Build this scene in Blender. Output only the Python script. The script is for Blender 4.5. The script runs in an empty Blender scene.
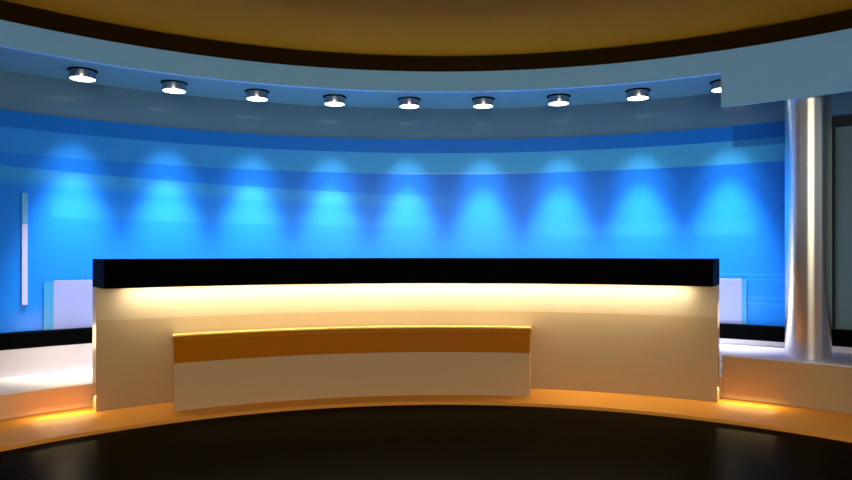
import bpy, bmesh, math
from math import sin, cos, radians, pi

# ---------------------------------------------------------------- basics
U = 1.25                      # metres per unit of the set (eye height)
sc = bpy.context.scene
C = sc.collection
RAD = lambda r: r * U         # radius in set units -> metres
ZH = lambda h: U + h * U      # height relative to the eye -> metres above the platform


def P(r, deg, z):
    return (r * sin(radians(deg)), r * cos(radians(deg)), z)


# ---------------------------------------------------------------- materials
def mat(name, color, rough=.5, spec=.5, metal=0., emit=None, estr=0., noise=0., nscale=6., coat=0.):
    m = bpy.data.materials.new(name)
    m.use_nodes = True
    nt = m.node_tree
    b = nt.nodes['Principled BSDF']
    b.inputs['Base Color'].default_value = (*color, 1)
    b.inputs['Roughness'].default_value = rough
    b.inputs['Specular IOR Level'].default_value = spec
    b.inputs['Metallic'].default_value = metal
    b.inputs['Coat Weight'].default_value = coat
    if emit:
        b.inputs['Emission Color'].default_value = (*emit, 1)
        b.inputs['Emission Strength'].default_value = estr
    if noise:
        tc = nt.nodes.new('ShaderNodeTexCoord')
        n = nt.nodes.new('ShaderNodeTexNoise')
        n.inputs['Scale'].default_value = nscale
        n.inputs['Detail'].default_value = 4
        nt.links.new(tc.outputs['Object'], n.inputs['Vector'])
        mx = nt.nodes.new('ShaderNodeMix')
        mx.data_type = 'RGBA'
        mx.inputs[6].default_value = (*[c * (1 - noise) for c in color], 1)
        mx.inputs[7].default_value = (*[min(1, c * (1 + noise)) for c in color], 1)
        nt.links.new(n.outputs['Fac'], mx.inputs[0])
        nt.links.new(mx.outputs[2], b.inputs['Base Color'])
    return m


BLUE = (.012, .205, .88)


def blue_graphic_material():
    """printed blue graphic: soft horizontal bands and a slanting streak, in wall coordinates (u = degrees round the wall, v = height)"""
    m = mat('blue_graphic', BLUE, rough=.25, spec=.12)
    nt = m.node_tree
    N, L = nt.nodes, nt.links
    b = N['Principled BSDF']
    uv = N.new('ShaderNodeUVMap')
    uv.uv_map = 'wall'
    sep = N.new('ShaderNodeSeparateXYZ')
    L.new(uv.outputs['UV'], sep.inputs[0])
    u, v = sep.outputs['X'], sep.outputs['Y']

    def math_(op, a, c, d=None):
        n = N.new('ShaderNodeMath')
        n.operation = op
        for i, x in enumerate((a, c, d)):
            if x is None:
                continue
            if isinstance(x, (int, float)):
                n.inputs[i].default_value = x
            else:
                L.new(x, n.inputs[i])
        return n.outputs[0]

    def step(x, a, c):
        n = N.new('ShaderNodeMapRange')
        n.interpolation_type = 'SMOOTHSTEP'
        L.new(x, n.inputs['Value'])
        n.inputs['From Min'].default_value = a
        n.inputs['From Max'].default_value = c
        return n.outputs['Result']

    def win(x, a, b_, s0, s1):
        return math_('MULTIPLY', step(x, a - s0, a + s0), math_('SUBTRACT', 1.0, step(x, b_ - s1, b_ + s1)))

    col = None

    def layer(mask, color, strength):
        nonlocal col
        mx = N.new('ShaderNodeMix')
        mx.data_type = 'RGBA'
        L.new(math_('MULTIPLY', mask, strength), mx.inputs[0])
        if col is None:
            mx.inputs[6].default_value = (*BLUE, 1)
        else:
            L.new(col, mx.inputs[6])
        mx.inputs[7].default_value = (*color, 1)
        col = mx.outputs[2]

    for mk, c_, s in blue_layers(u, v, win, step, math_):
        layer(mk, c_, s)
    L.new(col, b.inputs['Base Color'])
    return m


def blue_layers(u, v, win, step, math_):
    deep = (.006, .15, .58)
    teal = (.06, .42, .80)
    out = []
    # deep band along the top, pale teal band below it, fading toward the left
    out.append((win(v, 2.335, 2.6, .006, .01), deep, .75))
    fade = math_('MULTIPLY_ADD', step(u, -46, 4), .7, .3)
    out.append((math_('MULTIPLY', win(v, 2.112, 2.335, .004, .006), fade), teal, .8))
    out.append((math_('MULTIPLY', win(v, 2.106, 2.116, .003, .003), win(u, -6, 10, 5, 5)), (.25, .6, 1), .6))
    # slanting streak from the left, thinning out toward the middle
    s = math_('MULTIPLY_ADD', u, .003, v)
    m1 = math_('MULTIPLY', win(s, 1.74, 1.87, .06, .004), win(u, -60, -4, 3, 10))
    out.append((m1, teal, .42))
    # long pale rectangle edges lower down
    s2 = math_('MULTIPLY_ADD', u, .001, v)
    out.append((math_('MULTIPLY', win(s2, 1.53, 1.70, .004, .12), win(u, -40, -2, .3, 6)), teal, .15))
    out.append((math_('MULTIPLY', win(v, 1.43, 1.56, .004, .05), win(u, 12, 33, 6, .3)), teal, .12))
    out.append((math_('MULTIPLY', win(v, 2.27, 2.6, .006, .01), win(u, 31.0, 50, .15, .1)), (.006, .08, .34), .6))  # darker rectangle at the upper right end
    # thin lines at the right end
    for z0, u0, u1 in ((1.04, 27, 44), (.99, 29, 44), (.82, 31, 44), (.76, 30, 44)):
        out.append((math_('MULTIPLY', win(v, z0, z0 + .012, .004, .004), win(u, u0, u1, .5, .5)), teal, .25))
    return out


M = {}
M['floor'] = mat('black_gloss_floor', (.0075, .0050, .0012), rough=.26, spec=.0015)
M['floor'].node_tree.nodes['Principled BSDF'].inputs['Specular Tint'].default_value = (1, .75, .4, 1)
M['platform'] = mat('orange_gloss_floor', (.74, .30, .045), rough=.38, spec=.05, noise=.04)
M['dais'] = mat('dais_cream', (.70, .45, .24), rough=.4, spec=.12, noise=.03)
M['dais_top'] = mat('dais_top_cream', (.80, .72, .60), rough=.4, spec=.3)
M['base'] = mat('base_white', (.62, .60, .72), rough=.35, spec=.2)
M['black'] = mat('black_laminate', (.0012, .0012, .0014), rough=.6, spec=.015)
M['blackbar'] = mat('black_bar', (.0012, .0014, .002), rough=.6, spec=.004)
M['strip'] = mat('slate_gloss', (.10, .215, .34), rough=.12, spec=.08)
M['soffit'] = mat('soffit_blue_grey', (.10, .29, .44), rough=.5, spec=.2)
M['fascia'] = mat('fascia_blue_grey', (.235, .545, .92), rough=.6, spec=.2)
M['ring'] = mat('brown_ring', (.020, .0095, .0005), rough=.3, spec=.05)
M['gold'] = mat('gold_ceiling', (.35, .172, .011), rough=.6, spec=.03)
M['navy'] = mat('navy_wall', (.018, .032, .062), rough=.4, spec=.3)
M['chrome'] = mat('chrome', (.42, .43, .46), rough=.2, metal=1)
M['steel'] = mat('brushed_steel', (.95, .93, .88), rough=.29, metal=1)
_b = M['steel'].node_tree.nodes['Principled BSDF']           # brushed along its length
_b.inputs['Anisotropic'].default_value = .85
_b.inputs['Anisotropic Rotation'].default_value = .25
M['lens'] = mat('lit_lens', (1, 1, 1), rough=.3, emit=(1, .99, .98), estr=5)
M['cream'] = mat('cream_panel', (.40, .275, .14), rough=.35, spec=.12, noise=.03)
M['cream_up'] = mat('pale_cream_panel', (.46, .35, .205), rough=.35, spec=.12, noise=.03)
M['orange'] = mat('orange_laminate', (.44, .135, .003), rough=.3, spec=.05)
M['orange_gloss'] = mat('orange_gloss_board', (.48, .155, .004), rough=.3, spec=.05)
M['gold_gloss'] = mat('gold_gloss_sheet', (1, .84, .55), rough=.05, metal=.95)
M['yellow'] = mat('yellow_highlight', (.95, .60, .12), rough=.25, spec=.3)
M['tan'] = mat('tan_panel', (.56, .37, .19), rough=.35, spec=.1)
M['led'] = mat('warm_led', (1, .9, .7), emit=(1, .94, .80), estr=60)
M['lav'] = mat('desk_reflection', (.25, .30, .66), rough=.35, spec=.3)
M['pale'] = mat('pale_strip', (.45, .50, .80), rough=.3, spec=.3)
M['pale_blue'] = mat('pale_blue_strip', (.10, .36, .72), rough=.3, spec=.3)
M['cyan'] = mat('cyan_edge', (.03, .26, .62), rough=.35, spec=.3)
M['screen'] = mat('grey_screen', (.11, .185, .21), rough=.30, spec=.2)
M['frame'] = mat('black_frame', (.006, .009, .014), rough=.3, spec=.4)


# ---------------------------------------------------------------- shapes
def link(name, bm, material, parent=None, smooth_angle=radians(35)):
    me = bpy.data.meshes.new(name)
    bmesh.ops.recalc_face_normals(bm, faces=bm.faces)
    for e in bm.edges:
        if len(e.link_faces) == 2:
            e.smooth = e.calc_face_angle(0) < smooth_angle
    for f in bm.faces:
        f.smooth = True
    bm.to_mesh(me)
    bm.free()
    me.materials.append(material)
    o = bpy.data.objects.new(name, me)
    C.objects.link(o)
    if parent:
        o.parent = parent
    return o


def sweep(profile, t0, t1, n=None, org=(0, 0, 0), taper=lambda r: (0, 0)):
    """closed (r,z) profile swept round the axis of the set between two angles; org = where the object's own origin stands"""
    if n is None:
        n = max(2, int(abs(t1 - t0) / .8))
    bm = bmesh.new()
    rings = []
    for i in range(n + 1):
        ring = []
        for r, z in profile:
            a, b = t0 + taper(r)[0], t1 + taper(r)[1]
            ring.append(bm.verts.new([p - q for p, q in zip(P(r, a + (b - a) * i / n, z), org)]))
        rings.append(ring)
    k = len(profile)
    for i in range(n):
        for j in range(k):
            bm.faces.new((rings[i][j], rings[i][(j + 1) % k], rings[i + 1][(j + 1) % k], rings[i + 1][j]))
    bm.faces.new(rings[0])
    bm.faces.new(rings[-1][::-1])
    return bm


def rect(r0, r1, z0, z1, c=0.):
    if not c:
        return [(r0, z0), (r1, z0), (r1, z1), (r0, z1)]
    return [(r0 + c, z0), (r1 - c, z0), (r1, z0 + c), (r1, z1 - c), (r1 - c, z1), (r0 + c, z1), (r0, z1 - c), (r0, z0 + c)]


def lathe(profile, n=48):
    """(r,z) outline turned about the local z axis; r = 0 closes it"""
    bm = bmesh.new()
    rings = []
    for r, z in profile:
        if r < 1e-6:
            rings.append([bm.verts.new((0, 0, z))])
        else:
            rings.append([bm.verts.new((r * cos(2 * pi * i / n), r * sin(2 * pi * i / n), z)) for i in range(n)])
    for a, b in zip(rings, rings[1:]):
        for i in range(n):
            j = (i + 1) % n
            if len(a) == 1 and len(b) == 1:
                continue
            elif len(a) == 1:
                bm.faces.new((a[0], b[j], b[i]))
            elif len(b) == 1:
                bm.faces.new((a[i], a[j], b[0]))
            else:
                bm.faces.new((a[i], a[j], b[j], b[i]))
    return bm


def structure(name, bm, m):
    o = link(name, bm, m)
    o['kind'] = 'structure'
    return o


def thing(name, label, cat, loc, group=None):
    o = bpy.data.objects.new(name, None)
    o.empty_display_size = .1
    o.location = loc
    C.objects.link(o)
    o['label'] = label
    o['category'] = cat
    o['kind'] = 'thing'
    if group:
        o['group'] = group
    return o


# ---------------------------------------------------------------- dimensions
R_FASC, R_WALL = RAD(3.7556), RAD(4.3767)
Z_CEIL, Z_RING, Z_SOF = ZH(1.5297), ZH(1.4097), ZH(1.2547)
Z_WTOP = ZH(.9854)
R_BAR = RAD(4.276)
Z_BAR1, Z_BAR0 = ZH(-.5478), ZH(-.6557)
R_DAIS, Z_DAIS = RAD(3.6977), ZH(-.846)
R_PLAT = RAD(3.08)
DROP_Z = ZH(1.0175)
TL, TR = -80, 80              # the set wraps round between these angles

# ---------------------------------------------------------------- setting
# dark floor disc and the orange platform step on it
structure('floor', lathe([(0, -.10), (7.5, -.10), (7.5, -.03), (0, -.03)], 96), M['floor'])
structure('floor_platform', sweep([(R_PLAT, -.03), (R_WALL + .2, -.03), (R_WALL + .2, 0), (R_PLAT + .012, 0), (R_PLAT + .003, -.004), (R_PLAT, -.012)], TL, TR), M['platform'])
# dais along the wall (a shadow gap at its toe)
structure('floor_dais', sweep([(R_DAIS + .012, 0), (R_WALL + .2, 0), (R_WALL + .2, Z_DAIS - .006), (R_DAIS, Z_DAIS - .006), (R_DAIS, .010), (R_DAIS + .012, .010)], TL, TR), M['dais'])
structure('floor_dais_top', sweep(rect(R_DAIS, R_WALL + .2, Z_DAIS - .006, Z_DAIS), TL, TR), M['dais_top'])
# white base, black bar, blue wall, slate strip
structure('baseboard_back', sweep(rect(R_BAR + .03, R_WALL + .2, Z_DAIS, Z_BAR0), TL, TR), M['base'])
structure('trim_1', sweep(rect(R_BAR, R_WALL + .2, Z_BAR0, Z_BAR1, .004), TL, TR), M['blackbar'])
T_BLUE = 38.2
wall_bm = sweep(rect(R_WALL - .008, R_WALL + .2, Z_BAR1, Z_WTOP), TL, T_BLUE, 240)
uvl = wall_bm.loops.layers.uv.new('wall')
for f in wall_bm.faces:
    for lp in f.loops:
        x, y, z = lp.vert.co
        lp[uvl].uv = (math.degrees(math.atan2(x, y)), z)
structure('wall_back', wall_bm, blue_graphic_material())
structure('wall_right', sweep(rect(R_WALL - .008, R_WALL + .2, Z_BAR1, Z_WTOP), T_BLUE, TR), M['navy'])
structure('trim_2', sweep(rect(R_WALL, R_WALL + .2, Z_WTOP, Z_SOF), TL, TR), M['strip'])
# soffit over the lights, its fascia, the brown ring and the gold ceiling
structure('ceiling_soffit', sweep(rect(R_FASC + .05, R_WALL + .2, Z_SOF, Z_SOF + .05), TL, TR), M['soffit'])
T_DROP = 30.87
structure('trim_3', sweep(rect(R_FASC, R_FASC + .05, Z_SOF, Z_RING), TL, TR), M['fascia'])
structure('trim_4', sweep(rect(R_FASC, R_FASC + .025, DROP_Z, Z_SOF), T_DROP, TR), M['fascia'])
structure('trim_5', sweep(rect(R_FASC, R_FASC + .05, Z_RING, Z_CEIL), TL, TR), M['ring'])
structure('ceiling', lathe([(0, Z_CEIL + .06), (R_FASC + .05, Z_CEIL + .06), (R_FASC + .05, Z_CEIL), (0, Z_CEIL)], 128), M['gold'])

# ---------------------------------------------------------------- spotlights
R_SPOT = RAD(4.0205)
Z_LENS = ZH(1.1943)
places = ['first ceiling spotlight from the left end of the soffit',
          'second ceiling spotlight from the left end of the soffit',
          'third ceiling spotlight from the left end of the soffit',
          'fourth ceiling spotlight from the left, just left of the middle of the soffit',
          'middle one of the nine round chrome spotlights under the soffit',
          'fourth ceiling spotlight counting from the dropped fascia corner',
          'third ceiling spotlight counting from the dropped fascia corner',
          'second ceiling spotlight from the dropped fascia corner, fully in view',
          'chrome spotlight half hidden behind the corner of the dropped fascia']
beams = []
for nm, en, size, tilt in (('spot_halo', 48, 54, 20), ('spot_beam', 430, 42, 11)):   # soft outer halo and narrow core of each lamp
    d = bpy.data.lights.new(nm, 'SPOT')
    d.energy = en
    d.color = (.97, .99, 1)
    d.spot_size = radians(size)
    d.spot_blend = 1.0
    d.shadow_soft_size = .05
    beams.append((d, tilt))
r = .104
hgt = Z_SOF - Z_LENS
first = None
for i in range(9):
    t = -3.77 + 8.606 * (i - 4)
    loc = P(R_SPOT, t, Z_SOF)
    if first is None:
        root = thing('ceiling_spotlight', places[i], 'spotlight', loc, 'spotlights along the soffit')
        link('contact_shadow', lathe([(0, 0), (r + .014, 0), (r + .014, -.007), (r + .010, -.010), (0, -.010)]), M['black'], root)  # black disc in place of the contact shadow on the soffit
        link('body', lathe([(r - .010, -.010), (r, -.013), (r, -hgt + .004), (r - .001, -hgt), (r - .005, -hgt), (r - .005, -hgt + .010), (0, -hgt + .010), (0, -.010), (r - .010, -.010)]), M['chrome'], root)
        link('lens', lathe([(0, -hgt + .010), (r - .0052, -hgt + .010), (r - .0052, -hgt + .001), (r * .6, -hgt - .003), (0, -hgt - .004)]), M['lens'], root)
        first = root
    else:
        root = first.copy()
        root.location = loc
        root['label'] = places[i]
        C.objects.link(root)
        for ch in list(first.children):
            if ch.type == 'MESH':
                c = ch.copy()
                c.parent = root
                C.objects.link(c)
    for d, tilt in beams:                                       # tipped toward the wall
        lamp = bpy.data.objects.new(d.name, d)
        C.objects.link(lamp)
        lamp.location = P(R_SPOT, t, Z_LENS - .02)
        lamp.rotation_euler = (radians(tilt), 0, radians(-t))

# ---------------------------------------------------------------- the desk
D0, D1 = -38.4, 30.92
R_DF, R_DR = RAD(3.555), RAD(3.65)
R_CF = RAD(3.335)
Z_CT, Z_CB = ZH(-.0375), ZH(-.2165)
Z_SEAM = ZH(-.43)
org = P(R_DF, (D0 + D1) / 2, 0)
desk = thing('news_desk', 'long curved cream news desk with a thick black top, standing on the orange platform', 'desk', org)
link('countertop', sweep(rect(R_CF, R_DR, Z_CB, Z_CT, .003), D0, D1, 96, org), M['black'], desk)
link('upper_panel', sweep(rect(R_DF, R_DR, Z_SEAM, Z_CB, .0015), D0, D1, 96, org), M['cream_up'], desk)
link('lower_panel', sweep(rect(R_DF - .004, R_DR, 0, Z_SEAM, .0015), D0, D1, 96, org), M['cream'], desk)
link('light_strip', sweep(rect(R_CF + .165, R_CF + .205, Z_CB - .003, Z_CB), D0 + 2.8, D1 - 2.9, 80, org), M['led'], desk)

# low counter in front of the desk
B0, B1 = -31.65, 10.48
R_BF = RAD(3.272)
Z_BT = ZH(-.5185)
TAPER = lambda r: (1.0 * (r - R_BF) / (R_DF - R_BF), 0)
Z_BL, Z_BB = ZH(-.562), ZH(-.697)
org = P(R_BF, (B0 + B1) / 2, 0)
box = thing('low_counter', 'low curved tan counter with an orange top band against the front of the desk', 'counter', org)
link('top_board', sweep(rect(R_BF - .012, R_DF - .005, Z_BL, Z_BT - .012, .003), B0 - .12, B1 + .12, 64, org, TAPER), M['orange_gloss'], box)
link('edge_highlight', sweep(rect(R_BF - .012, R_BF + .10, Z_BT - .012, Z_BT, .0025), B0 - .12, B1 + .12, 64, org, TAPER), M['yellow'], box)  # yellow strip paints in the highlight along the front edge
link('top_sheet', sweep(rect(R_BF + .10, R_DF - .005, Z_BT - .012, Z_BT), B0 - .12, B1 + .12, 64, org, TAPER), M['gold_gloss'], box)
link('orange_band', sweep(rect(R_BF, R_DF - .005, Z_BB, Z_BL, .001), B0, B1, 64, org, TAPER), M['orange'], box)
link('base_panel', sweep(rect(R_BF, R_DF - .005, 0, Z_BB, .001), B0, B1, 64, org, TAPER), M['tan'], box)

# ---------------------------------------------------------------- right-hand bench and column
Z_BEN = ZH(-.70)
K0 = 31.08
BT = lambda r: (-1.6 * (r - R_DAIS) / (R_BAR - R_DAIS), 0)
org = P(R_DAIS, 40, 0)
bench = thing('bench', 'low curved cream bench with a white top beside the desk, under the chrome column', 'bench', org)
link('front_panel', sweep([(R_DAIS - .012, .010), (R_DAIS - .001, .010), (R_DAIS - .001, Z_DAIS + .001), (R_DAIS + .02, Z_DAIS + .001), (R_DAIS + .02, Z_BEN - .012), (R_DAIS - .012, Z_BEN - .012)], K0, 66, None, org, BT), M['cream'], bench)
link('seat', sweep(rect(R_DAIS - .012, R_BAR + .02, Z_BEN - .012, Z_BEN, .003), K0, 66, None, org, BT), M['base'], bench)
link('back_panel', sweep(rect(R_DAIS + .02, R_DAIS + .04, Z_DAIS + .001, Z_BEN - .012), K0, 66, None, org, BT), M['cream'], bench)

R_COL, T_COL = RAD(3.935), 38.5
cr = .172
Z_COLT = Z_SOF
col = thing('column', 'round chrome column standing on the bench beneath the dropped fascia', 'column', P(R_COL, T_COL, Z_BEN))
h = Z_COLT - Z_BEN
link('shaft', lathe([(0, 0), (cr - .002, 0), (cr, .004), (cr, h - .30), (0, h - .30)], 96), M['steel'], col)
link('collar', lathe([(0, h - .30), (cr - .0015, h - .30), (cr - .0015, h), (0, h)], 96), M['steel'], col)

# ---------------------------------------------------------------- wall-mounted panels
# pale panel put in for the desk's reflection low on the blue wall
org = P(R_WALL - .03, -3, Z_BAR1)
lp_ = thing('desk_reflection', 'wide pale lavender sheet standing in for the desk reflection low on the blue wall, mostly hidden behind the desk', 'panel', org)
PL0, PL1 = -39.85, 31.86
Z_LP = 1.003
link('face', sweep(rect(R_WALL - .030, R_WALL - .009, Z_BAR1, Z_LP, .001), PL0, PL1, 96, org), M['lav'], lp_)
link('reflection_edge', sweep(rect(R_WALL - .026, R_WALL - .009, Z_BAR1, Z_LP - .01), PL0 - .8, PL0, 4, org), M['cyan'], lp_)
link('reflection_edge', sweep(rect(R_WALL - .026, R_WALL - .009, Z_BAR1, Z_LP - .01), PL1, PL1 + .45, 4, org), M['cyan'], lp_)

# slim upright strip at the left end of the blue wall
org = P(R_WALL - .02, -42.2, ZH(-.3626))
ls = thing('wall_strip', 'slim pale upright strip on the blue wall at its far left end', 'strip', org)
link('lower_bar', sweep(rect(R_WALL - .024, R_WALL - .009, ZH(-.3626), 1.50, .003), -42.4, -41.95, 4, org), M['pale'], ls)
link('upper_bar', sweep(rect(R_WALL - .024, R_WALL - .009, 1.50, 1.775, .003), -42.4, -41.95, 4, org), M['pale_blue'], ls)

# framed grey panel right of the column
org = P(R_WALL - .03, 46, Z_BAR1)
fr = thing('wall_screen', 'grey wall screen in a black frame right of the chrome column', 'screen', org)
W0, W1 = 39.2, 56
Z_S1 = 2.368
Z_S2 = 2.455
link('screen', sweep(rect(R_WALL - .030, R_WALL - .010, Z_BAR1 + .01, Z_S1), W0 + .75, W1 - .75, 24, org), M['screen'], fr)
link('frame', sweep(rect(R_WALL - .045, R_WALL - .010, Z_S1, Z_S2, .003), W0, W1, 24, org), M['frame'], fr)
link('frame', sweep(rect(R_WALL - .045, R_WALL - .010, Z_BAR1, Z_S1, .003), W0, W0 + .75, 3, org), M['frame'], fr)
link('frame', sweep(rect(R_WALL - .045, R_WALL - .010, Z_BAR1, Z_S1, .003), W1 - .75, W1, 3, org), M['frame'], fr)


# ---------------------------------------------------------------- lamps
def area(name, loc, target, w, h_, energy, color):
    d = bpy.data.lights.new(name, 'AREA')
    d.shape = 'RECTANGLE'
    d.size, d.size_y = w, h_
    d.energy = energy
    d.color = color
    o = bpy.data.objects.new(name, d)
    C.objects.link(o)
    o.location = loc
    from mathutils import Vector
    o.rotation_euler = (Vector(target) - Vector(loc)).to_track_quat('-Z', 'Y').to_euler()
    return o


def point(name, loc, energy, color, radius=.03):
    d = bpy.data.lights.new(name, 'POINT')
    d.energy = energy
    d.color = color
    d.shadow_soft_size = radius
    o = bpy.data.objects.new(name, d)
    C.objects.link(o)
    o.location = loc
    return o


# studio softbox behind the camera
area('softbox', (.2, -5.6, 1.75), (0, 3, 1.6), 5.0, 3.4, 265, (1, .85, .62))
# unseen fill lamps added behind the desk to brighten the lower blue wall
for a in (-30, -18, -6, 6, 18, 27):
    area('wall_fill', P(RAD(3.95), a, .45), P(RAD(4.37), a, 1.25),   .8, .1, 4.6, (.85, .95, 1))
# warm lamps tucked behind the two ends of the desk, over the dais
point('dais_lamp', P(RAD(3.86), D0 - 1.7, .55), 7, (1, .80, .50), .12)
point('dais_lamp', P(RAD(3.86), D1 + .6, .70), 2.2, (1, .80, .50), .12)
# warm strips at the toe of the dais and of the bench, beside the desk
for a in (-40.6, 33.2):
    area('toe_lamp', P(R_DAIS - .13, a, .11), P(R_DAIS - .18, a, 0), .5, .06, 2.0, (1, .74, .34))

w = bpy.data.worlds.new('studio')
sc.world = w
w.use_nodes = True
w.node_tree.nodes['Background'].inputs[0].default_value = (.72, .88, 1, 1)
w.node_tree.nodes['Background'].inputs[1].default_value = .42

# ---------------------------------------------------------------- camera
cam = bpy.data.cameras.new('camera')
cam.sensor_width = 36
cam.lens = 660.54 / 852 * 36
cam.shift_y = 13 / 852
cam.clip_start = .05
co = bpy.data.objects.new('camera', cam)
C.objects.link(co)
co.location = (-.1277 * U, -1.3774 * U, U)
co.rotation_euler = (radians(90), 0, 0)
sc.camera = co

sc.view_settings.view_transform = 'Standard'
sc.view_settings.look = 'None'
sc.view_settings.gamma = 1
sc.view_settings.exposure = 0
sc.view_settings.use_curve_mapping = False
sc.cycles.use_denoising = True
sc.cycles.max_bounces = 8
